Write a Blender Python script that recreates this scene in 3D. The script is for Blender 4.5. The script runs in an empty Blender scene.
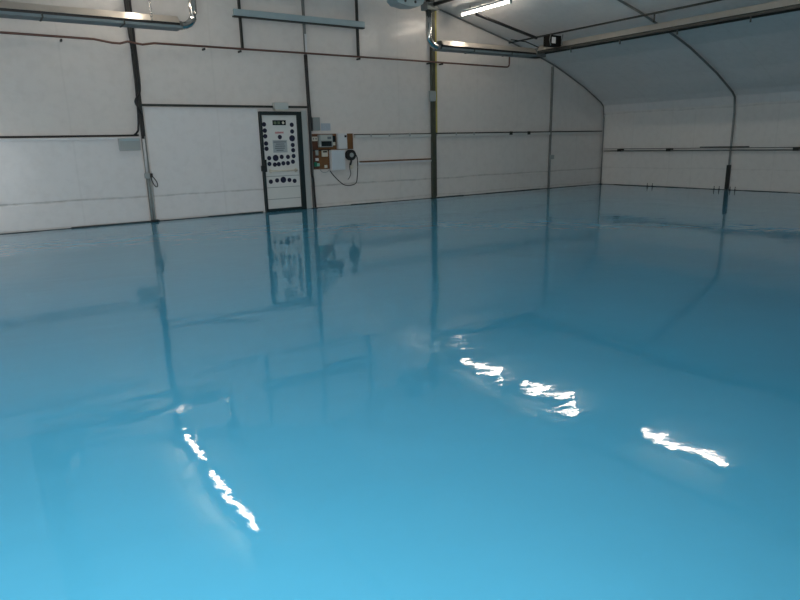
import bpy, bmesh, math, random
from mathutils import Vector, Matrix
random.seed(4)
SC = bpy.context.scene
COL = SC.collection
# ------------------------------------------------------------------ camera
YAW, PITCH, ROLL, FPX, H = 0.593444, 0.245222, -0.0240565, 623.31, 1.6
cy, sy, cp, sp = math.cos(YAW), math.sin(YAW), math.cos(PITCH), math.sin(PITCH)
fwd = Vector((sy*cp, cy*cp, -sp)); rgt = Vector((cy, -sy, 0)); upv = rgt.cross(fwd)
c_, s_ = math.cos(ROLL), math.sin(ROLL)
r2 = rgt*c_ + upv*s_; u2 = -rgt*s_ + upv*c_
cam = bpy.data.cameras.new('camera'); cam.sensor_width = 36; cam.lens = FPX/800*36
cam.clip_start = .05; cam.clip_end = 200
co = bpy.data.objects.new('camera', cam); COL.objects.link(co)
M = Matrix((r2, u2, -fwd)).transposed().to_4x4(); M.translation = Vector((0, 0, H)); co.matrix_world = M
SC.camera = co
# ------------------------------------------------------------------ world, daylight, exposure
W = bpy.data.worlds.new('world'); SC.world = W; W.use_nodes = True
bg = W.node_tree.nodes['Background']; bg.inputs[0].default_value = (.62, .76, 1, 1); bg.inputs[1].default_value = 1.5
dl = bpy.data.lights.new('daylight', 'AREA'); dl.shape = 'RECTANGLE'; dl.size = 2.7; dl.size_y = 2.4
dl.energy = 405; dl.color = (1, .975, .94)
do = bpy.data.objects.new('daylight', dl); COL.objects.link(do)
do.location = (-1.0, -1.02, 1.25); do.rotation_euler = (math.radians(90), 0, 0)     # in the entrance opening, facing in (+Y)
TUBE = 30.0
VS = SC.view_settings
VS.view_transform = 'Standard'; VS.look = 'None'; VS.gamma = 1; VS.use_curve_mapping = False; VS.exposure = 0.20
# ------------------------------------------------------------------ materials
def mat(name, col, rough=.5, metal=0, emit=0, noise=0, nscale=8, bump=0, bscale=20, spec=.5):
    m = bpy.data.materials.new(name); m.use_nodes = True; nt = m.node_tree; b = nt.nodes['Principled BSDF']
    b.inputs['Base Color'].default_value = (*col, 1); b.inputs['Roughness'].default_value = rough
    b.inputs['Metallic'].default_value = metal; b.inputs['Specular IOR Level'].default_value = spec
    if emit:
        b.inputs['Emission Color'].default_value = (*col, 1); b.inputs['Emission Strength'].default_value = emit
    tc = nt.nodes.new('ShaderNodeTexCoord')
    if noise:
        n = nt.nodes.new('ShaderNodeTexNoise'); n.inputs['Scale'].default_value = nscale; n.inputs['Detail'].default_value = 5
        mx = nt.nodes.new('ShaderNodeMix'); mx.data_type = 'RGBA'
        nt.links.new(tc.outputs['Object'], n.inputs['Vector']); nt.links.new(n.outputs['Fac'], mx.inputs['Factor'])
        mx.inputs[6].default_value = (*[c*(1-noise) for c in col], 1); mx.inputs[7].default_value = (*[min(1, c*(1+noise)) for c in col], 1)
        nt.links.new(mx.outputs[2], b.inputs['Base Color'])
    if bump:
        n = nt.nodes.new('ShaderNodeTexNoise'); n.inputs['Scale'].default_value = bscale; n.inputs['Detail'].default_value = 3
        bp = nt.nodes.new('ShaderNodeBump'); bp.inputs['Distance'].default_value = bump; bp.inputs['Strength'].default_value = 1
        nt.links.new(tc.outputs['Object'], n.inputs['Vector']); nt.links.new(n.outputs['Fac'], bp.inputs['Height'])
        nt.links.new(bp.outputs['Normal'], b.inputs['Normal'])
    return m

def nn(nt, kind, **kw):
    n = nt.nodes.new(kind)
    for k, v in kw.items(): setattr(n, k, v)
    return n
def mth(nt, op, a, b=None, c=None):
    n = nt.nodes.new('ShaderNodeMath'); n.operation = op
    for i, v in enumerate((a, b, c)):
        if v is None: continue
        if isinstance(v, (int, float)): n.inputs[i].default_value = v
        else: nt.links.new(v, n.inputs[i])
    return n.outputs[0]

def sheet_mat(name, col, axis, seams, hseams=(), rough=.20, wr=.0028, dark=.80, grime=True):
    """white plastic lining: folds, faint welded seams at world positions along axis, grime lines at heights"""
    m = bpy.data.materials.new(name); m.use_nodes = True; nt = m.node_tree; b = nt.nodes['Principled BSDF']
    g = nn(nt, 'ShaderNodeNewGeometry'); s = nn(nt, 'ShaderNodeSeparateXYZ'); nt.links.new(g.outputs['Position'], s.inputs[0])
    n1 = nn(nt, 'ShaderNodeTexNoise'); n1.inputs['Scale'].default_value = .9; n1.inputs['Detail'].default_value = 6
    nt.links.new(g.outputs['Position'], n1.inputs['Vector'])
    n2 = nn(nt, 'ShaderNodeTexNoise'); n2.inputs['Scale'].default_value = 6; n2.inputs['Detail'].default_value = 3
    nt.links.new(g.outputs['Position'], n2.inputs['Vector'])
    wob = mth(nt, 'MULTIPLY', mth(nt, 'SUBTRACT', n1.outputs['Fac'], .5), .09)
    def line(coord, pos, wid):
        d = mth(nt, 'ABSOLUTE', mth(nt, 'SUBTRACT', coord, pos))
        return mth(nt, 'SUBTRACT', 1.0, mth(nt, 'MINIMUM', mth(nt, 'DIVIDE', d, wid), 1.0))
    acc = None
    for p_ in seams:
        l = mth(nt, 'MULTIPLY', line(mth(nt, 'ADD', s.outputs[axis], mth(nt, 'MULTIPLY', wob, .5)), p_, .03), .06)
        acc = l if acc is None else mth(nt, 'MAXIMUM', acc, l)
    for z_, st in hseams:
        l = line(mth(nt, 'ADD', s.outputs['Z'], wob), z_, .032)
        k = mth(nt, 'MULTIPLY', mth(nt, 'MINIMUM', mth(nt, 'MULTIPLY', n2.outputs['Fac'], 1.6), 1.0), st)
        l = mth(nt, 'MULTIPLY', l, k)
        acc = l if acc is None else mth(nt, 'MAXIMUM', acc, l)
    # blotchy grime
    gr = mth(nt, 'MULTIPLY', mth(nt, 'SUBTRACT', n2.outputs['Fac'], .45), .22)
    tot = mth(nt, 'MAXIMUM', gr, 0.0) if acc is None else mth(nt, 'ADD', mth(nt, 'MAXIMUM', gr, 0.0), acc)
    mx = nn(nt, 'ShaderNodeMix', data_type='RGBA'); nt.links.new(tot, mx.inputs['Factor'])
    mx.inputs[6].default_value = (*col, 1); mx.inputs[7].default_value = (.10, .095, .08, 1)
    nt.links.new(mx.outputs[2], b.inputs['Base Color'])
    b.inputs['Roughness'].default_value = rough
    # soft folds
    mp = nn(nt, 'ShaderNodeMapping'); mp.inputs['Rotation'].default_value = (.3, .4, .5); mp.inputs['Scale'].default_value = (.8, .8, 1.6)
    nt.links.new(g.outputs['Position'], mp.inputs['Vector'])
    n3 = nn(nt, 'ShaderNodeTexNoise'); n3.inputs['Scale'].default_value = 1.3; n3.inputs['Detail'].default_value = 4; n3.inputs['Distortion'].default_value = .7
    nt.links.new(mp.outputs[0], n3.inputs['Vector'])
    hh = mth(nt, 'SUBTRACT', mth(nt, 'MULTIPLY', n3.outputs['Fac'], wr*6), mth(nt, 'MULTIPLY', acc if acc is not None else 0.0, .01))
    bp = nn(nt, 'ShaderNodeBump'); bp.inputs['Distance'].default_value = 1; nt.links.new(hh, bp.inputs['Height'])
    nt.links.new(bp.outputs['Normal'], b.inputs['Normal'])
    return m

def floor_mat():
    m = bpy.data.materials.new('blue_resin'); m.use_nodes = True; nt = m.node_tree; b = nt.nodes['Principled BSDF']
    g = nn(nt, 'ShaderNodeNewGeometry')
    def noise(sc, det=2, dist=0, rot=0, sx=1, sy=1):
        mp = nn(nt, 'ShaderNodeMapping'); mp.inputs['Rotation'].default_value = (0, 0, rot); mp.inputs['Scale'].default_value = (sx, sy, 1)
        nt.links.new(g.outputs['Position'], mp.inputs['Vector'])
        n = nn(nt, 'ShaderNodeTexNoise'); n.inputs['Scale'].default_value = sc; n.inputs['Detail'].default_value = det; n.inputs['Distortion'].default_value = dist
        nt.links.new(mp.outputs[0], n.inputs['Vector']); return n.outputs['Fac']
    a = noise(.35, 3)
    mx = nn(nt, 'ShaderNodeMix', data_type='RGBA'); nt.links.new(a, mx.inputs['Factor'])
    mx.inputs[6].default_value = (.068, .35, .535, 1); mx.inputs[7].default_value = (.080, .39, .59, 1)
    nt.links.new(mx.outputs[2], b.inputs['Base Color'])
    b.inputs['Roughness'].default_value = .015; b.inputs['IOR'].default_value = 1.5
    h = mth(nt, 'ADD', mth(nt, 'MULTIPLY', noise(.8, 2, .6, .6), .0065), mth(nt, 'MULTIPLY', noise(5.0, 2, .3, 1.0, .6, 1.4), .0011))
    h = mth(nt, 'ADD', h, mth(nt, 'MULTIPLY', noise(2.0, 1, .4, .9, .8, 1.2), .0022))
    h = mth(nt, 'ADD', h, mth(nt, 'MULTIPLY', noise(48, 2), .00010))
    bp = nn(nt, 'ShaderNodeBump'); bp.inputs['Distance'].default_value = 1; bp.inputs['Strength'].default_value = 1
    nt.links.new(h, bp.inputs['Height']); nt.links.new(bp.outputs['Normal'], b.inputs['Normal'])
    return m

F_ = floor_mat()
M_BACK = sheet_mat('lining_white', (.68, .655, .625), 'X', (1.95, 5.1, 10.3, 13.2, 14.9, 17.8), ((.58, .42), (.09, .2)))
M_SIDE = sheet_mat('lining_side', (.75, .73, .70), 'Y', (13.85, 12.4, 9.1, 11.6, 7.8), ((.62, .12), (2.46, .2)))
M_ROOF = sheet_mat('lining_roof', (.75, .74, .73), 'Y', (13.3, 9.1, 11.8, 7.8), (), rough=.42, wr=.004)
M_PAN = sheet_mat('panel_white', (.72, .72, .72), 'X', (1.95, 5.1), ((.58, .4), ), rough=.27, wr=.0016)
STEEL = mat('galvanised_steel', (.22, .235, .23), .45, .6, noise=.3, nscale=6)
DKST = mat('dark_steel', (.028, .033, .030), .5, .2, noise=.4, nscale=9)
OLIVE = mat('olive_painted_steel', (.055, .062, .045), .5, 0, noise=.4, nscale=5)
YEL = mat('yellow_strap', (.42, .37, .10), .6, noise=.3, nscale=10)
BLACK = mat('black_rubber', (.012, .012, .013), .5)
NAVY = mat('navy_vinyl', (.008, .010, .035), .4)
COPPER = mat('aged_copper', (.15, .080, .065), .5, .3, noise=.4, nscale=3)
WHT = mat('white_plastic', (.62, .64, .66), .35)
CREAM = mat('cream_plastic', (.60, .57, .48), .4)
GREY = mat('grey_plastic', (.30, .34, .34), .4)
PALE = mat('pale_blue_grey_metal', (.33, .43, .46), .4, .2, noise=.12, nscale=4)
ALU = mat('aluminium_reflector', (.62, .58, .52), .32, .75, noise=.12, nscale=3, bump=.003, bscale=4)
LIP = mat('blue_grey_channel', (.13, .18, .20), .5, .2, noise=.2, nscale=4)
CHROME = mat('polished_tube', (.62, .60, .57), .16, 1)
WOOD = mat('brown_plywood', (.16, .072, .022), .55, noise=.35, nscale=7)
WOODR = mat('red_brown_wood', (.09, .035, .018), .55, noise=.4, nscale=9)
TIMB = mat('timber_batten', (.13, .065, .03), .6, noise=.3, nscale=6)
RED = mat('red_print', (.45, .03, .05), .5)
GRN = mat('green_plastic', (.01, .16, .09), .4)
LBL = mat('light_blue_print', (.36, .43, .50), .5, noise=.25, nscale=30)
DGLS = mat('dark_display', (.012, .018, .02), .15)
DOORW = mat('door_white', (.66, .68, .66), .35, noise=.06, nscale=3)
FRAME = mat('door_frame_green', (.009, .021, .023), .45, noise=.3, nscale=4)
NOTE = mat('grey_notice', (.36, .41, .43), .5)
INK = mat('grey_ink', (.12, .15, .17), .6)
LGREY = mat('light_grey_paint', (.46, .50, .49), .4)
MATT = mat('matt_black', (.006, .006, .006), .7, spec=.15)
GLOW = mat('lit_diffuser', (1.0, .87, .73), .4, emit=TUBE)

# ------------------------------------------------------------------ mesh helpers
class MB:
    def __init__(s): s.bm = bmesh.new()
    def box(s, x0, x1, y0, y1, z0, z1, bev=0):
        v = [s.bm.verts.new(p) for p in ((x0,y0,z0),(x1,y0,z0),(x1,y1,z0),(x0,y1,z0),(x0,y0,z1),(x1,y0,z1),(x1,y1,z1),(x0,y1,z1))]
        fs = [s.bm.faces.new([v[i] for i in f]) for f in ((0,3,2,1),(4,5,6,7),(0,1,5,4),(1,2,6,5),(2,3,7,6),(3,0,4,7))]
        if bev:
            es = set(e for f in fs for e in f.edges)
            bmesh.ops.bevel(s.bm, geom=list(es), offset=bev, segments=2, affect='EDGES', profile=.6)
        return s
    def tube(s, pts, r, n=10, closed=False):
        pts = [Vector(p) for p in pts]; rings = []; N = len(pts)
        ref = None
        for i, p in enumerate(pts):
            if closed: t = (pts[(i+1) % N]-pts[i-1])
            else: t = (pts[min(i+1, N-1)]-pts[max(i-1, 0)])
            t.normalize()
            if ref is None:
                ref = Vector((0, 0, 1)) if abs(t.z) < .9 else Vector((1, 0, 0))
            a = t.cross(ref)
            if a.length < .05: a = t.cross(Vector((0, 1, 0)))
            a.normalize(); bb = t.cross(a).normalized(); ref = -bb if False else ref
            rings.append([s.bm.verts.new(p + a*math.cos(2*math.pi*k/n)*r + bb*math.sin(2*math.pi*k/n)*r) for k in range(n)])
        m = N if closed else N-1
        for i in range(m):
            A, B = rings[i], rings[(i+1) % N]
            for k in range(n):
                f = s.bm.faces.new((A[k], A[(k+1) % n], B[(k+1) % n], B[k])); f.smooth = True
        if not closed:
            s.bm.faces.new(rings[0][::-1]); s.bm.faces.new(rings[-1])
        return s
    def prism(s, prof, a, b, axis='y'):
        """prof: list of 2D points; extruded from a to b along axis (y: prof=(x,z), x: prof=(y,z))"""
        f = (lambda u, w, t: (u, t, w)) if axis == 'y' else (lambda u, w, t: (t, u, w))
        A = [s.bm.verts.new(f(u, w, a)) for u, w in prof]; B = [s.bm.verts.new(f(u, w, b)) for u, w in prof]; n = len(prof)
        s.bm.faces.new(A); s.bm.faces.new(B[::-1])
        for i in range(n): s.bm.faces.new((A[i], B[i], B[(i+1) % n], A[(i+1) % n]))
        return s
    def disc(s, x, y, z, r, th=.004, n=24):
        """round plate facing -Y"""
        A = [s.bm.verts.new((x+r*math.cos(2*math.pi*k/n), y, z+r*math.sin(2*math.pi*k/n))) for k in range(n)]
        B = [s.bm.verts.new((v.co.x, y-th, v.co.z)) for v in A]
        s.bm.faces.new(A); s.bm.faces.new(B[::-1])
        for k in range(n): s.bm.faces.new((A[k], B[k], B[(k+1) % n], A[(k+1) % n]))
        return s
    def build(s, name, m, parent=None):
        bmesh.ops.recalc_face_normals(s.bm, faces=s.bm.faces)
        me = bpy.data.meshes.new(name)
        if parent is not None:      # geometry is given in world coordinates: bring it to the parent's frame
            w = Vector((0, 0, 0)); p = parent
            while p is not None: w += p.location; p = p.parent
            bmesh.ops.translate(s.bm, verts=s.bm.verts, vec=-w)
        s.bm.to_mesh(me); s.bm.free(); me.materials.append(m)
        o = bpy.data.objects.new(name, me); COL.objects.link(o)
        if parent is not None: o.parent = parent
        return o
def tag(o, label, cat, group=None):
    o['label'] = label; o['category'] = cat
    if group: o['group'] = group
    return o
def struct(o, label=None):
    o['kind'] = 'structure'
    if label: o['label'] = label
    return o
def thing(name, loc, label, cat, group=None):
    o = bpy.data.objects.new(name, None); o.location = loc; o.empty_display_size = .2; COL.objects.link(o)
    return tag(o, label, cat, group)
def arc(c, r, a0, a1, n, plane='xz', y=0):
    out = []
    for i in range(n+1):
        a = math.radians(a0+(a1-a0)*i/n)
        out.append((c[0]+r*math.cos(a), y, c[1]+r*math.sin(a)))
    return out

def smooth(pts, k=4):
    P = [Vector(p_) for p_ in pts]; out = []
    for i in range(len(P)-1):
        p0, p1, p2, p3 = P[max(i-1, 0)], P[i], P[i+1], P[min(i+2, len(P)-1)]
        for j in range(k):
            u = j/k
            out.append(.5*((2*p1)+(p2-p0)*u+(2*p0-5*p1+4*p2-p3)*u*u+(3*p1-p0-3*p2+p3)*u**3))
    out.append(P[-1]); return out
# ------------------------------------------------------------------ hall shell
YB, XR, XL, YF, CX = 15.1, 19.2, -4.3, -1.0, 7.45
RP = [(7.45, 6.36), (10.9, 5.50), (14.4, 4.65), (15.9, 4.22), (16.6, 3.99), (17.3, 3.70), (18.0, 3.40), (18.6, 3.09), (18.95, 2.90), (19.12, 2.75), (19.2, 2.52)]
LP = [(2*CX-x, z) for x, z in RP[::-1]]
PROF = LP[:-1] + RP
def roofz(x):
    for (a, b), (c, d) in zip(PROF, PROF[1:]):
        if a <= x <= c: return b+(d-b)*(x-a)/(c-a)
    return 2.5
def offset(prof, d):
    out = []
    for i in range(len(prof)):
        a = Vector(prof[max(i-1, 0)]); b = Vector(prof[min(i+1, len(prof)-1)]); t = (b-a).normalized()
        out.append((prof[i][0]-t.y*d, prof[i][1]+t.x*d))
    return out
struct(MB().box(XL-.2, XR+.2, YF-.1, YB+.2, -.12, 0).build('floor', F_))
# gable walls
outer = [(XL, 0)] + PROF + [(XR, 0)]
struct(MB().prism(outer, YB, YB+.08).build('wall_back', M_BACK))
struct(MB().box(XR, XR+.08, YF-.08, YB+.08, 0, 2.52).build('wall_right', M_SIDE))
struct(MB().box(XL-.08, XL, YF-.08, YB+.08, 0, 2.52).build('wall_left', M_SIDE))
OX0, OX1, OZ = -2.40, .40, 2.5          # entrance opening behind the camera
wf = MB()
wf.prism([(XL, 0), (OX0, 0), (OX0, OZ), (OX0, roofz(OX0))] + [p for p in PROF if p[0] < OX0][::-1], YF-.08, YF)
wf.prism([(OX0, OZ), (OX1, OZ), (OX1, roofz(OX1))] + [p for p in PROF if OX0 < p[0] < OX1][::-1] + [(OX0, roofz(OX0))], YF-.08, YF)
wf.prism([(OX1, 0), (XR, 0)] + [p for p in PROF if p[0] > OX1][::-1] + [(OX1, roofz(OX1))], YF-.08, YF)
struct(wf.build('wall_front', M_BACK))
up = offset(PROF, .08)
cl = MB()
for i in range(len(PROF)-1):
    cl.prism([PROF[i], PROF[i+1], up[i+1], up[i]], YF-.08, YB+.08)
bmesh.ops.remove_doubles(cl.bm, verts=cl.bm.verts, dist=.0005)
struct(cl.build('ceiling', M_ROOF))
# dark strips painting the shaded uneven gap along the foot of the walls
bb = MB(); x = XL+.01
while x < 6.05:
    w = random.uniform(.5, 1.3); x2 = min(x+w, 6.05); bb.box(x, x2, YB-.035, YB-.001, 0.001, random.uniform(.008, .028)); x = x2
x = 7.42
while x < XR-.02:
    w = random.uniform(.5, 1.3); x2 = min(x+w, XR-.02); bb.box(x, x2, YB-.035, YB-.001, 0.001, random.uniform(.008, .024)); x = x2
struct(bb.build('foot_gap_back', DKST))
bb = MB(); y = YF+.02
while y < YB-.05:
    w = random.uniform(.6, 1.4); y2 = min(y+w, YB-.05); bb.box(XR-.03, XR-.001, y, y2, 0.001, random.uniform(.008, .02)); y = y2
struct(bb.build('foot_gap_right', DKST))

# lining panels of the two left bays
p = MB(); p.box(XL+.2, 3.30, YB-.03, YB-.002, .05, 1.88)
tag(p.build('lining_panel', M_PAN), 'low glossy white wall panel left of the dark post with conduit', 'wall panel')
p = MB(); p.box(3.46, 6.10, YB-.03, YB-.002, .05, 2.52)
tag(p.build('lining_panel', M_PAN), 'tall white wall panel between the dark post and the door', 'wall panel')

# ------------------------------------------------------------------ arched frames, posts
def arch(y, r, m, label, inset):
    pr = offset(PROF, -inset)
    pts = [(XL+inset, y, .0)] + [(XL+inset, y, z) for z in (.8, 1.6, 2.3)] + [(a, y, b) for a, b in pr[1:-1]] + [(XR-inset, y, z) for z in (2.3, 1.6, .8)] + [(XR-inset, y, .0)]
    t = thing('arched_frame', (CX, y, 0), label, 'frame')
    MB().tube(pts, r, 10).build('arch', m, t)
    for s in (XL+inset, XR-inset): MB().box(s-.04, s+.04, y-.05, y+.048, .001, .02).build('foot_plate', DKST, t)
    return t
a1 = arch(YB-.05, .020, STEEL, 'curved steel frame running up the far corner and along the gable', .045)
a2 = arch(10.35, .030, STEEL, 'curved steel frame on the right wall, free of the corner', .06)
MB().disc(XR-.05, YB-.072, 2.42, .04).build('white_clip', WHT, a1)
MB().box(XR-.10, XR-.02, 10.30, 10.40, .03, .75).build('post_sleeve', DKST, a2)
# post with the black cables (left)
def post(x, w, m, label, z0=.012, name='wall_post', d=.08):
    t = thing(name, (x, YB-d/2, 0), label, 'post')
    q = MB(); q.box(x-w/2, x+w/2, YB-.03-d, YB-.03, z0, roofz(x)-.12, .008); q.build('shaft', m, t)
    MB().box(x-w/2-.05, x+w/2+.05, YB-.05-d, YB-.04, .001, .014).build('foot_plate', DKST, t)
    return t
t = post(3.37, .085, DKST, 'steel wall post dark above and grey below, leftmost in view', z0=1.9)
MB().box(3.3275, 3.4125, YB-.11, YB-.03, .012, 1.9).build('lower_shaft', STEEL, t)
MB().box(3.30, 3.46, YB-.20, YB-.115, .014, .05, .006).build('base_shoe', BLACK, t)
t = post(7.47, .05, STEEL, 'slim grey steel post right of the door')
MB().box(7.445, 7.495, YB-.122, YB-.112, 3.86, 4.30).build('white_sleeve', WHT, t)
t = post(11.45, .13, OLIVE, 'thick dark olive wall post with yellow strap', d=.09)
MB().box(11.516, 11.585, YB-.10, YB-.035, 1.9, 5.2).build('strap', YEL, t)
MB().box(11.516, 11.55, YB-.10, YB-.035, .05, 1.9).build('lower_strap', OLIVE, t)
t = post(16.39, .042, STEEL, 'thin grey wall post nearest the far corner')
MB().box(16.34, 16.53, YB-.15, YB-.112, .98, 1.12, .01).build('clamp', GREY, t)

# ------------------------------------------------------------------ door
d = bpy.data.objects.new('door_1', None); d.location = (6.7, YB-.05, 0); COL.objects.link(d)
struct(d, 'white door covered in round dark stickers in a dark green frame')
fr = MB(); fr.box(6.12, 6.165, YB-.12, YB-.002, 0.002, 2.45); fr.box(6.165, 7.23, YB-.12, YB-.002, 2.37, 2.45); fr.box(7.11, 7.23, YB-.12, YB-.002, 0.002, 2.37)
fr.box(6.165, 7.11, YB-.12, YB-.002, .002, .07); fr.build('door_frame', FRAME, d)
leaf = MB().box(6.17, 7.105, YB-.07, YB-.004, .075, 2.365, .004).build('door_leaf', DOORW, d)
YD = YB-.07
def dxz(cx, cyy):      # from the close-up of the door to the door plane
    px, py = 250+cx/4.8, 95+cyy/4.8
    v = fwd*1.0 + r2*((px-400)/FPX) - u2*((py-300)/FPX)
    t_ = YD/v.y
    return v.x*t_, H+v.z*t_
DOTS = [(67,141,0),(71,171,0),(73,198,0),(77,233,0),(79,258,0),(200,143,0),(202,175,0),(202,208,1),(205,240,0),(207,265,0),(209,293,0),(206,320,0),
        (143,202,0),(92,303,0),(123,302,1),(152,297,0),(182,297,0),(93,331,0),(119,334,0),(138,332,0),(160,328,0),(182,327,0),
        (100,416,0),(130,410,0),(160,407,1),(189,408,0),(214,412,0)]
for a, b, big in DOTS:
    X, Z = dxz(a, b)
    MB().disc(X, YD-.001, Z, .078 if big else .055).build('round_sticker', NAVY, leaf)
def plate(a0, b0, a1_, b1, m, name, par, off=.001, th=.008):
    X0, Z1 = dxz(a0, b0); X1, Z0 = dxz(a1_, b1)
    return MB().box(X0, X1, YD-off-th, YD-off, Z0, Z1).build(name, m, par)
sg = plate(107, 121, 172, 145, DGLS, 'pictogram_plate', leaf)
q = MB()
for a0, a1_ in ((112, 126), (131, 143)):
    X0, Z1 = dxz(a0, 127); X1, Z0 = dxz(a1_, 140); q.box(X0, X1, YD-.013, YD-.009, Z0, Z1)
for i in range(1): pass
q.build('pictogram', mat('dim_green', (.10, .14, .08), .5), d)
X0, Z1 = dxz(150, 127); X1, Z0 = dxz(166, 140)
q = MB(); q.disc((X0+X1)/2, YD-.009, (Z0+Z1)/2, .032); q.build('pictogram', CREAM, d)
# red lettering: short strokes
X0, Z1 = dxz(120, 176); X1, Z0 = dxz(162, 185); q = MB(); n = 7
for i in range(n):
    a = X0+(X1-X0)*i/n; w = (X1-X0)/n*.72
    q.box(a, a+w*.3, YD-.004, YD-.001, Z0, Z1); q.box(a+w*.7, a+w, YD-.004, YD-.001, Z0, Z1); q.box(a+w*.3, a+w*.7, YD-.004, YD-.001, (Z0+Z1)/2-.005, (Z0+Z1)/2+.007)
q.build('red_lettering', RED, leaf)
nt_ = plate(108, 217, 180, 275, NOTE, 'notice', leaf)
q = MB()
for k, (w0, w1) in enumerate(((112, 172), (124, 164), (120, 168), (120, 166), (126, 160))):
    zz = 224+k*10; X0, Z1 = dxz(w0, zz); X1, Z0 = dxz(w1, zz+3); q.box(X0, X1, YD-.013, YD-.009, Z0, Z1)
q.build('text_lines', INK, d)
X0, Z1 = dxz(88, 357); X1, Z0 = dxz(226, 369)
q = MB(); q.tube([(X0, YD-.05, (Z0+Z1)/2), (X1, YD-.05, (Z0+Z1)/2)], .02)
q.box(X0+.02, X0+.06, YD-.05, YD, Z0, Z1); q.box(X1-.06, X1-.02, YD-.05, YD, Z0, Z1); q.build('push_bar', CREAM, leaf)
q = MB()
for zz in (392, 446, 503):
    X0, Z = dxz(82, zz); q.box(6.185, 7.09, YD-.004, YD-.0005, Z-.008, Z+.008)
q.build('panel_groove', GREY, leaf)
q = MB(); q.box(6.04, 6.16, YB-.19, YB-.121, 1.02, 1.16, .01); q.box(6.13, 6.19, YB-.16, YB-.121, 1.0, 1.30, .005); q.build('latch_box', BLACK, d)
# jamb strip and lamp over the door
tag(MB().box(7.25, 7.40, YB-.075, YB-.004, .004, 2.48, .006).build('jamb_strip', LGREY), 'pale vertical strip between door frame and black cable', 'trim strip')
t = thing('emergency_light', (6.70, YB-.06, 2.52), 'small pale box light above the door', 'light')
MB().box(6.50, 6.87, YB-.16, YB-.002, 2.50, 2.66, .012).build('housing', LGREY, t)
MB().box(6.52, 6.85, YB-.15, YB-.02, 2.47, 2.50, .004).build('diffuser', CREAM, t)
# dark head rail over the second bay
t = thing('head_rail', (5.0, YB-.06, 2.55), 'black head rail over tall white panel left of door', 'rail')
q = MB(); q.box(3.42, 6.49, YB-.09, YB-.032, 2.54, 2.59, .004); q.box(6.88, 7.43, YB-.09, YB-.032, 2.54, 2.59, .004); q.build('rail', DKST, t)
# white rail and black cable, first bay
tag(MB().box(XL+.1, 3.30, YB-.09, YB-.031, 1.835, 1.885, .004).build('wall_rail', WHT), 'white horizontal rail under black cable in leftmost bay', 'rail')
pts = [(XL+.1, YB-.06, 1.93), (-1, YB-.06, 1.925), (1.2, YB-.06, 1.915), (3.12, YB-.06, 1.92)] + [(3.12+.14*math.sin(a), YB-.06-.07*a, 2.06-.14*math.cos(a)) for a in (.4, .8, 1.2, 1.5)] + [(3.29, YB-.17, 2.3), (3.315, YB-.17, 2.9), (3.325, YB-.17, 3.6), (3.32, YB-.14, 3.84), (3.31, YB-.14, 4.2), (3.30, YB-.14, 5.1)]
tag(MB().tube(smooth(pts, 3), .021).build('power_cable', BLACK), 'black cable along top of low white panel and up the leftmost post', 'cable')
pts = [(3.41, YB-.135, 5.1), (3.41, YB-.135, 3.4), (3.39, YB-.15, 2.85), (3.28, YB-.215, 2.68), (3.26, YB-.215, 2.60), (3.31, YB-.215, 2.48), (3.38, YB-.15, 2.3), (3.36, YB-.14, 2.1), (3.345, YB-.135, 1.85)]
tag(MB().tube(smooth(pts, 3), .022).build('power_cable', BLACK), 'black cable with a kink on the leftmost post above the conduit', 'cable')
t = thing('conduit', (3.41, YB-.15, .06), 'white conduit on the lower part of the leftmost post', 'conduit')
MB().tube([(3.345, YB-.14, 1.84), (3.345, YB-.14, 1.05)], .026).build('tube', WHT, t)
MB().tube([(3.345, YB-.14, 1.05), (3.335, YB-.14, .06)], .015).build('lower_tube', GREY, t)
MB().tube([(3.405, YB-.14, 1.05), (3.395, YB-.14, .06)], .015).build('lower_tube', GREY, t)
MB().box(3.28, 3.385, YB-.20, YB-.12, .98, 1.10, .01).build('coupling', GREY, t)
q = MB(); q.box(3.39, 3.45, YB-.19, YB-.13, 1.0, 1.09, .01); q.build('plug', BLACK, t)
q = MB(); q.tube(smooth([(3.41, YB-.16, 1.02), (3.43, YB-.16, .9), (3.48, YB-.16, .80), (3.53, YB-.16, .80), (3.52, YB-.16, .90), (3.44, YB-.16, 1.03)]), .01, 8); q.build('loose_wire', BLACK, t)
t = thing('junction_box', (3.1, YB-.08, 1.7), 'pale grey box hung on top of low panel left of leftmost post', 'box')
MB().box(2.83, 3.27, YB-.16, YB-.092, 1.60, 1.86, .01).build('casing', GREY, t)
MB().box(2.85, 3.25, YB-.172, YB-.161, 1.80, 1.85, .003).build('lid', PALE, t)
# cables right of the door
pts = smooth([(7.40, YB-.155, 3.80), (7.41, YB-.155, 3.0), (7.415, YB-.15, 2.6), (7.42, YB-.15, 2.3), (7.43, YB-.15, 1.7), (7.41, YB-.15, .95), (7.45, YB-.15, .75), (7.46, YB-.15, .3), (7.47, YB-.15, .03)])
tag(MB().tube(pts, .026).build('power_cable', BLACK), 'black cable dropping beside door past the plywood board to floor', 'cable')
pts = smooth([(7.45, YB-.155, 3.80), (7.46, YB-.155, 2.9), (7.47, YB-.15, 2.6), (7.49, YB-.14, 2.2), (7.53, YB-.07, 1.98)])
tag(MB().tube(pts, .016).build('power_cable', BLACK), 'thinner black cable dropping into top of the plywood board', 'cable')

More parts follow.
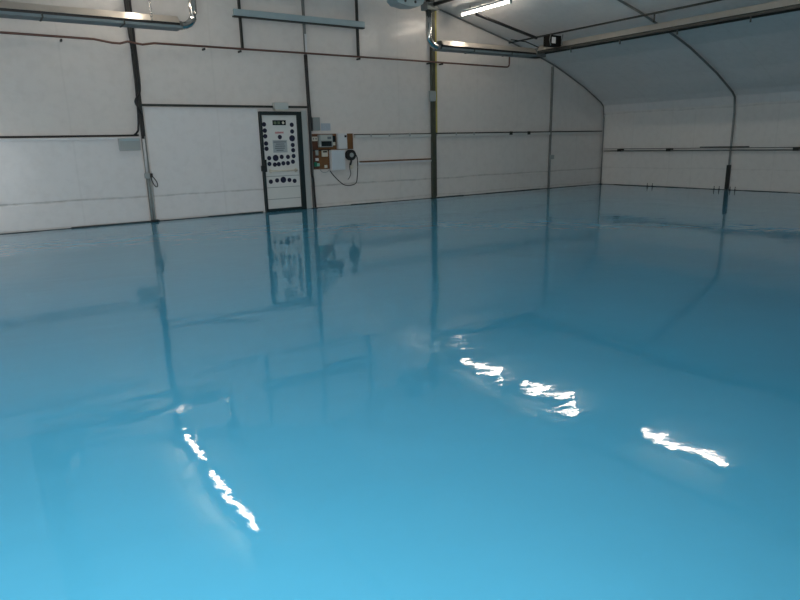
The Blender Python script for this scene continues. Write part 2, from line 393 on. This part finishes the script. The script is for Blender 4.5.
# ------------------------------------------------------------------ electrical board
def wxz(cx, cyy, Y):
    px, py = 250+cx/4.8, 95+cyy/4.8
    v = fwd + r2*((px-400)/FPX) - u2*((py-300)/FPX); t_ = Y/v.y
    return v.x*t_, H+v.z*t_
def wplate(a0, b0, a1_, b1, y0, y1, m, name, par=None, bev=0):
    X0, _ = wxz(a0, (b0+b1)/2, y0); X1, _ = wxz(a1_, (b0+b1)/2, y0); _, Z1 = wxz((a0+a1_)/2, b0, y0); _, Z0 = wxz((a0+a1_)/2, b1, y0)
    return MB().box(X0, X1, y0, y1, Z0, Z1, bev).build(name, m, par)
YW2 = YB-.002
t = thing('backboard', (8.0, YB-.02, 1.4), 'brown plywood board carrying meters right of the door', 'board')
X0, Z1 = wxz(290, 187, YB-.03); X1, _ = wxz(493, 187, YB-.03); _, Zm = wxz(400, 262, YB-.03); Xm, _ = wxz(387, 300, YB-.03); _, Z0 = wxz(330, 357, YB-.03)
q = MB(); q.box(X0, X1, YB-.03, YW2, Zm, Z1); q.box(X0, Xm, YB-.03, YW2, Z0, Zm); q.build('plywood', WOOD, t)
q = MB(); Xc, _ = wxz(325, 260, YB-.04); q.box(X0, Xc, YB-.045, YB-.031, Z0+.02, Z1-.02); q.build('side_plank', WOODR, t)
q = MB(); q.box(X0+.02, Xm, YB-.05, YB-.046, Zm-.025, Zm+.01); q.box(Xm-.05, Xm-.02, YB-.05, YB-.046, Z0+.02, Zm-.03); q.build('cable_run', BLACK, t)
t = thing('energy_meter', (8.1, YB-.1, 1.7), 'grey meter box with dark display, upper middle of plywood board', 'meter')
wplate(335, 190, 398, 250, YB-.16, YB-.032, GREY, 'casing', t, .01)
wplate(344, 222, 392, 246, YB-.172, YB-.161, DGLS, 'display', t)
wplate(340, 194, 394, 218, YB-.168, YB-.161, mat('meter_cover', (.42, .46, .43), .4), 'cover', t)
wplate(372, 200, 390, 212, YB-.174, YB-.169, INK, 'dial', t)
wplate(399, 196, 411, 244, YB-.13, YB-.032, DGLS, 'side_block', t, .004)
wplate(399, 226, 410, 242, YB-.142, YB-.131, CREAM, 'breaker', t)
t = thing('switch_box', (8.5, YB-.1, 1.7), 'narrow white box with dark knob at top right of plywood board', 'box')
wplate(424, 184, 467, 259, YB-.15, YB-.032, WHT, 'casing', t, .012)
wplate(456, 193, 464, 203, YB-.18, YB-.151, BLACK, 'knob', t, .004)
t = thing('switch_cabinet', (8.4, YB-.1, 1.2), 'large plain white cabinet below the narrow white box beside the cable reel', 'cabinet')
wplate(392, 264, 458, 361, YB-.17, YB-.032, WHT, 'casing', t, .012)
wplate(395, 268, 455, 357, YB-.178, YB-.171, mat('cabinet_door', (.56, .62, .66), .35), 'door', t, .002)
t = thing('socket', (7.6, YB-.05, 1.8), 'cream double socket at top left of plywood board', 'socket')
wplate(298, 200, 325, 221, YB-.08, YB-.047, CREAM, 'plate', t, .004)
wplate(302, 206, 308, 214, YB-.084, YB-.081, INK, 'hole', t); wplate(314, 206, 320, 214, YB-.084, YB-.081, INK, 'hole', t)
t = thing('thermostat', (7.9, YB-.06, 1.35), 'small cream control box under the meter, left of large white cabinet', 'control')
wplate(347, 266, 374, 296, YB-.10, YB-.052, CREAM, 'casing', t, .006)
wplate(351, 269, 370, 276, YB-.106, YB-.101, DGLS, 'display', t)
tag(wplate(316, 265, 329, 290, YB-.09, YB-.047, GREY, 'isolator', None, .004), 'small grey isolator in the middle of the dark side plank', 'switch')
tag(wplate(317, 303, 330, 316, YB-.09, YB-.047, WHT, 'push_button', None, .006), 'tiny white button on side plank above the green one', 'switch')
tag(wplate(310, 322, 322, 343, YB-.09, YB-.047, GRN, 'push_button', None, .006), 'tiny green button near foot of the dark side plank', 'switch')
tag(wplate(323, 328, 335, 342, YB-.09, YB-.05, mat('mint', (.25, .5, .42), .4), 'push_button', None, .006), 'tiny mint button beside the green one at foot of board', 'switch')
tag(wplate(359, 336, 372, 350, YB-.07, YB-.032, CREAM, 'isolator', None, .006), 'tiny cream switch at lower right corner of plywood board', 'switch')
tag(wplate(303, 107, 337, 170, YB-.12, YW2, mat('grey_box', (.24, .27, .27), .45), 'junction_box', None, .01), 'grey upright box on the wall above plywood board', 'box')
tag(wplate(341, 136, 386, 171, YB-.006, YW2, LBL, 'sticker'), 'pale blue printed sticker right of the grey upright box', 'sticker')
# cable reel with hanging loop
X, Z = wxz(484, 288, YB-.12); _, Zt = wxz(484, 262, YB-.12); R = Zt-Z
t = thing('cable_reel', (X, YB-.1, Z), 'round black cable reel right of the large white cabinet', 'reel')
q = MB(); q.disc(X, YB-.14, Z, R, .02); q.disc(X, YB-.045, Z, R, .02); q.build('flange', BLACK, t)
q = MB()
for k in range(4):
    q.tube([(X+R*.8*math.cos(a*math.pi/10), YB-.075-.018*k, Z+R*.8*math.sin(a*math.pi/10)) for a in range(20)], .013, 8, True)
q.build('wound_cable', DKST, t)
MB().disc(X, YB-.161, Z, R*.42, .015).build('hub', GREY, t)
MB().tube([(X, YB-.14, Z-R), (X-.02, YB-.10, Z-R-.12)], .03).build('bracket', DKST, t)
def wl(pts, Y): 
    o = []
    for a, b in pts: xx, zz = wxz(a, b, Y); o.append((xx, Y, zz))
    return o
tag(MB().tube(smooth(wl([(384, 364), (403, 388), (430, 415), (455, 432), (490, 432), (510, 420), (515, 390), (517, 340), (514, 300), (505, 282)], YB-.1)), .013, 8).build('hanging_cable', BLACK), 'black cable looping down under the white cabinet to the reel', 'cable')
tag(MB().tube(smooth(wl([(480, 325), (478, 350), (484, 375), (478, 395), (470, 405)], YB-.08)), .009, 8).build('hanging_cable', DKST), 'short thin wire hanging straight below the cable reel', 'cable')
tag(MB().tube(smooth(wl([(335, 355), (345, 368), (360, 372), (375, 366), (382, 356)], YB-.06)), .01, 8).build('hanging_cable', GREY), 'thin grey cable sagging under the bottom edge of the plywood board', 'cable')
q = MB(); q.tube(smooth(wl([(480, 322), (488, 345), (492, 352)], YB-.07)), .016, 8); q.box(*[v for v in (wxz(486, 340, YB-.1)[0], wxz(496, 340, YB-.1)[0])], YB-.1, YB-.03, wxz(490, 356, YB-.1)[1], wxz(490, 334, YB-.1)[1])
tag(q.build('pipe_fitting', CREAM), 'small pale pipe fitting where the short timber rail meets the reel', 'fitting')

# ------------------------------------------------------------------ rails on the back wall
t = thing('wall_rail', (14, YB-.06, 1.85), 'long pale rail with dark top edge along the right half of gable wall', 'rail')
q = MB(); q.box(8.80, 11.37, YB-.075, YB-.002, 1.79, 1.86, .003); q.box(11.60, 19.05, YB-.085, YB-.002, 1.79, 1.86, .003); q.build('rail', mat('rail_pale', (.58, .59, .57), .4), t)
q = MB(); q.box(8.80, 11.37, YB-.07, YB-.002, 1.861, 1.885); q.box(11.60, 19.05, YB-.08, YB-.002, 1.861, 1.895); q.build('dark_edge', DKST, t)
for xx in (14.55, 15.35): MB().box(xx-.06, xx+.06, YB-.11, YB-.086, 1.80, 1.905, .004).build('clip', DKST, t)
for xx in (9.3, 9.9, 10.6, 12.3, 13.0): MB().box(xx-.02, xx+.02, YB-.105, YB-.086, 1.81, 1.89, .003).build('clip', GREY, t)
t = thing('wall_rail', (10.2, YB-.06, 1.1), 'short timber rail between the cable reel and the olive post', 'rail')
MB().box(8.95, 11.37, YB-.07, YB-.002, 1.13, 1.17, .003).build('batten', TIMB, t)
MB().box(8.88, 11.37, YB-.08, YB-.002, 1.08, 1.128, .003).build('rail', WHT, t)
t = thing('socket_box', (11.36, YB-.16, 2.9), 'grey socket box on the olive post', 'box')
MB().box(11.26, 11.46, YB-.20, YB-.123, 2.77, 3.05, .01).build('casing', GREY, t)
MB().box(11.44, 11.462, YB-.205, YB-.2005, 2.80, 3.02).build('hinge', PALE, t)
# copper gas pipe
pts = [(XL+.1, YB-.16, 3.85), (1.0, YB-.16, 3.86), (2.6, YB-.16, 3.85), (2.95, YB-.16, 3.80), (3.10, YB-.17, 3.795), (3.25, YB-.19, 3.84), (3.55, YB-.19, 3.80), (3.8, YB-.17, 3.845), (7.4, YB-.19, 3.84), (11.4, YB-.17, 3.83), (14.26, YB-.16, 3.82)]
pts += [(14.26+.1*math.sin(a), YB-.16, 3.92-.1*math.cos(a)) for a in (.4, .8, 1.2, 1.57)] + [(14.36, YB-.16, 4.30)]
t = thing('gas_pipe', (7, YB-.16, 3.84), 'long reddish copper pipe running level across the gable wall', 'pipe')
MB().tube(pts, .023, 10).build('pipe', COPPER, t)
for xx in (-1.5, 2.0, 4.9, 5.75, 8.99, 11.30, 11.75): MB().box(xx-.015, xx+.015, YB-.17, YB-.002, 3.775, 3.815).build('pipe_bracket', DKST, t)
# ventilation beam
t = thing('lintel_beam', (7.45, YB-.15, 4.65), 'pale blue-grey horizontal beam high above the door', 'beam')
q = MB(); q.box(5.62, 9.12, YB-.26, YB-.20, 4.55, 4.69, .006); q.box(5.62, 9.12, YB-.20, YB-.125, 4.55, 4.57); q.build('beam', PALE, t)
q = MB(); q.box(5.62, 9.12, YB-.25, YB-.13, 4.525, 4.548); q.build('underside_shade', DKST, t)  # dark strip painting in the beam's shadowed underside
for xx, w in ((5.83, 'left'), (9.0, 'right')):
    tag(MB().box(xx-.022, xx+.022, YB-.115, YB-.03, 3.87, roofz(xx)-.14, .004).build('hanger_strap', DKST), 'dark vertical strap behind the %s end of the high beam' % w, 'strap')

# ------------------------------------------------------------------ right wall fittings
t = thing('wall_rail', (XR-.06, 7, 1.2), 'dark grey tube rail along the right side wall', 'rail')
MB().tube([(XR-.15, y_, 1.185) for y_ in (YB-.2, 10, 5, YF+.1)], .022).build('rail', STEEL, t)
MB().tube([(XR-.15, y_, 1.255) for y_ in (YB-.2, 10, 5, YF+.1)], .009, 8).build('wire', DKST, t)
def ry(px, py=150):
    v = fwd + r2*((px-400)/FPX) - u2*((py-300)/FPX); return v.y*(XR-.1)/v.x
for px in (620.5, 669.5, 797):
    yy = ry(px); MB().box(XR-.19, XR-.002, yy-.075, yy+.075, 1.16, 1.25, .006).build('clamp', DKST, t)
q = MB(); q.tube([(XR-.17, ry(701), 1.285), (XR-.17, ry(750), 1.285)], .016); q.build('reinforcing_bar', DKST, t)
for k, px in enumerate((647, 652, 714, 719, 730, 735)):
    yy = ry(px, 189)
    yy = yy*(XR-.25)/(XR-.1)
    q = MB(); q.tube([(XR-.25, yy, 0.001), (XR-.248, yy+.003, .07)], .014, 8); q.disc(XR-.25, yy, .1, .02)
    tag(q.build('anchor_rod', DKST), ['short dark rod nearest the far corner at foot of right wall', 'short dark rod second from the far corner at foot of right wall',
        'farther of two short dark rods just left of the right wall frame foot', 'short dark rod touching the left side of the right wall frame foot',
        'short dark rod touching the right side of the right wall frame foot', 'rightmost short dark rod at the foot of the right wall'][k], 'anchor rod', 'anchor rods at the right wall foot')

# ------------------------------------------------------------------ roof bars
t = thing('purlin', (14.4, 7, 4.6), 'long thin dark roof bar above the right heater', 'roof bar')
MB().tube([(14.38, y_, 4.532) for y_ in (YB-.11, 10.45, 5, YF+.05)], .024, 8).build('bar', DKST, t)
MB().box(14.365, 14.395, 9.97, 10.0, 4.32, 4.51).build('hanger', DKST, t)
tag(MB().tube([(11.80, 13.55, 4.885), (14.33, 13.80, 4.50)], .042, 8).build('brace_bar', BLACK), 'thick black slanting bar between lit tube light and heater burner', 'roof bar')
tag(MB().tube([(13.7, 14.2, 4.47), (14.35, 14.25, 4.465), (15.2, 14.3, 4.29)], .016, 8).build('tie_rod', DKST), 'thin dark tie rod under the roof above the heater corner', 'rod')

# ------------------------------------------------------------------ radiant tube heaters
def heater(sx, label):
    """sx=1 right of the ridge, -1 its mirror left of it"""
    X = lambda x: x if sx == 1 else 2*CX-x
    t = thing('radiant_heater', (X(12.7), 14, 4.05), label, 'heater', None)
    def bx(mb, x0, x1, *r): mb.box(min(X(x0), X(x1)), max(X(x0), X(x1)), *r); return mb
    HY, Z0 = 13.95, 3.99
    # cross run, parallel to the gable wall
    hood = [(HY-.20, Z0+.10), (HY-.09, Z0+.235), (HY+.09, Z0+.235), (HY+.20, Z0+.09), (HY+.19, Z0+.09), (HY+.085, Z0+.225), (HY-.085, Z0+.225), (HY-.19, Z0+.10)]
    q = MB(); q.prism(hood, min(X(10.85), X(14.62)), max(X(10.85), X(14.62)), 'x'); q.build('reflector_hood', ALU, t)
    q = MB(); bx(q, 10.80, 14.60, HY-.20, HY-.185, Z0, Z0+.05); bx(q, 10.80, 14.60, HY+.185, HY+.20, Z0, Z0+.065); bx(q, 10.80, 14.60, HY-.185, HY+.185, Z0, Z0+.012)
    q.build('channel', LIP, t)
    q = MB(); bx(q, 10.84, 14.60, HY-.165, HY+.165, Z0+.02, Z0+.12); q.build('gap_shade', BLACK, t)  # black filler painting the shadow between hood and channel
    for xx in (11.9, 13.3): q = MB(); bx(q, xx, xx+.03, HY-.208, HY+.21, Z0-.01, Z0+.07); q.build('joint_clip', DKST, t)
    # long run towards the entrance
    HX = 14.50; Z0 = 4.04
    hood = [(X(HX-.20), Z0+.10), (X(HX-.10), Z0+.25), (X(HX+.10), Z0+.25), (X(HX+.20), Z0+.10), (X(HX+.19), Z0+.10), (X(HX+.095), Z0+.24), (X(HX-.095), Z0+.24), (X(HX-.19), Z0+.10)]
    q = MB(); q.prism(hood, YF+1.5, HY-.21); q.build('reflector_hood', ALU, t)
    q = MB(); bx(q, HX-.17, HX-.13, YF+1.5, HY-.21, Z0+.03, Z0+.10); bx(q, HX+.13, HX+.17, YF+1.5, HY-.21, Z0+.03, Z0+.10); q.build('edge_shade', DKST, t)  # dark strips standing for the shadow inside the hood's lower edge
    MB().tube([(X(HX), YF+1.45, Z0+.16), (X(HX), HY-.15, Z0+.16)], .055).build('burner_tube', STEEL, t)
    q = MB(); bx(q, HX-.19, HX+.19, HY-.205, HY+.205, Z0-.05, Z0+.18); q.build('corner_box', STEEL, t)
    for yy in (12.5, 10.9, 9.3, 7.6): 
        q = MB(); bx(q, HX-.16, HX-.14, yy, yy+.03, Z0-.09, Z0+.11); q.build('hook', DKST, t)
    # elbow rising at the inner end, then flue towards the entrance
    ex = 10.50; R = .26; Z0 = 3.99
    pts = [(X(10.86), HY-.02, Z0+.08), (X(ex+R), HY-.02, Z0+.08)] + [(X(ex+R-R*math.sin(a)), HY-.02, Z0+.08+R-R*math.cos(a)) for a in (.3, .6, .9, 1.2, 1.57)] + [(X(ex), HY-.02, 4.94)]
    MB().tube(pts, .078, 14).build('elbow_tube', CHROME, t)
    MB().tube([(X(10.90), HY-.02, Z0+.08), (X(10.76), HY-.02, Z0+.08)], .085, 14).build('collar', STEEL, t)
    q = MB(); bx(q, ex-.14, ex+.20, HY-.16, HY+.12, 4.93, 5.10); q.build('junction_fitting', STEEL, t)
    MB().tube([(X(ex+.1), HY-.10, 5.06), (X(ex+.1), YF+1.5, 5.06)], .05, 10).build('flue_pipe', BLACK, t)
    q = MB(); bx(q, ex+.0, ex+.14, HY-.10, HY+.10, 5.10, roofz(X(ex))-.05 if False else 5.42); q.build('roof_bracket', DKST, t)
    # burner box on the long run
    by = 12.97; Z0 = 4.04
    q = MB(); bx(q, HX-.62, HX-.19, by-.13, by+.13, Z0+.11, Z0+.38); b = q.build('burner_box', MATT, t)
    b['label'] = 'black box with a white plate'
    q = MB(); bx(q, HX-.57, HX-.42, by-.138, by-.131, Z0+.17, Z0+.33); q.build('white_plate', mat('bright_plate', (.85, .84, .82), .4), b)
    for yy, x_ in ((by-.14, HX-.65), (by-.14, HX-.17)):
        q = MB(); q.tube([(X(x_+.03), yy, Z0+.10), (X(x_-.02), yy, Z0+.25), (X(x_+.03), yy, Z0+.42)], .012, 8)
        q.build('bracket', STEEL, b)
    return t
heater(1, 'long radiant heater with silver hood, right of the ridge with black burner box')
heater(-1, 'radiant heater with silver hood at upper left, hung on a chain')
# chain holding the left heater
ch = MB(); x0, y0 = 3.50, 13.72
z = 4.12; k = 0
while z < 5.3:
    pts = []
    for i in range(10):
        a = i*math.pi/5; u = .022*math.cos(a); w = .040*math.sin(a)
        pts.append((x0+(u if k % 2 else 0)-.035*(z-4.12), y0+(0 if k % 2 else u), z+w))
    ch.tube(pts, .009, 6, True); z += .062; k += 1
tag(ch.build('chain', CHROME), 'silver link chain above the upper left heater', 'chain')
# hanging blower next to the elbow
t = thing('blower_unit', (9.5, 13.7, 4.8), 'pale hanging unit with black top left of the right heater elbow', 'fan')
BX, BZ = 9.62, 4.93
bl = [(-.46, .06), (-.36, -.03), (-.05, -.075), (.22, -.05), (.36, .02), (.38, .12), (-.42, .13)]
MB().prism([(BX+a, BZ+b) for a, b in bl], 13.45, 13.85).build('casing', PALE, t)
q = MB(); q.box(BX-.37, BX+.33, 13.5, 13.8, BZ+.131, BZ+.2, .01); q.box(BX-.2, BX+.2, 13.55, 13.75, BZ+.19, BZ+.29); q.tube([(BX+.17, 13.6, BZ+.18), (BX+.45, 13.6, BZ+.09)], .05); q.build('top_housing', BLACK, t)
for a in (-.18, .12): MB().disc(BX+a, 13.449, BZ+.04, .035).build('port', DKST, t)
MB().tube([(BX, 13.65, BZ+.29), (BX, 13.65, roofz(BX)-.005)], .012, 8).build('hanger', DKST, t)

# ------------------------------------------------------------------ tube lights
def batten(x, y0, y1, label):
    t = thing('tube_light', (x, (y0+y1)/2, 5.05), label, 'light', 'tube lights under the roof')
    zt = 5.035
    MB().box(x-.045, x+.045, y0, y1, zt+.035, zt+.085, .006).build('housing', WHT, t)
    MB().tube([(x, y0+.03, zt), (x, y1-.03, zt)], .024, 12).build('diffuser', GLOW, t)
    for yy in (y0, y1-.03): MB().box(x-.042, x+.042, yy, yy+.03, zt-.04, zt+.034, .005).build('end_cap', GREY, t)
    for yy in (y0+.35, y1-.35):
        MB().tube([(x, yy, zt+.085), (x, yy, roofz(x)-.005)], .008, 6).build('hanger', DKST, t)
    return t
batten(12.05, 12.52, 14.45, 'lit tube light seen under the roof at the top of the picture')
batten(12.05, 9.8, 11.85, 'right row tube light seen only as the middle streak on the floor')
batten(12.1, 6.0, 7.95, 'right row tube light seen only as rightmost streak on the floor')
batten(3.38, 12.5, 14.4, 'left row tube light by the gable seen as short streak on the floor')
batten(3.25, 9.5, 12.05, 'left row tube light seen as the longest streak on the floor')
batten(3.1, 5.3, 7.3, 'left row tube light nearest the entrance, only just mirrored at bottom edge')
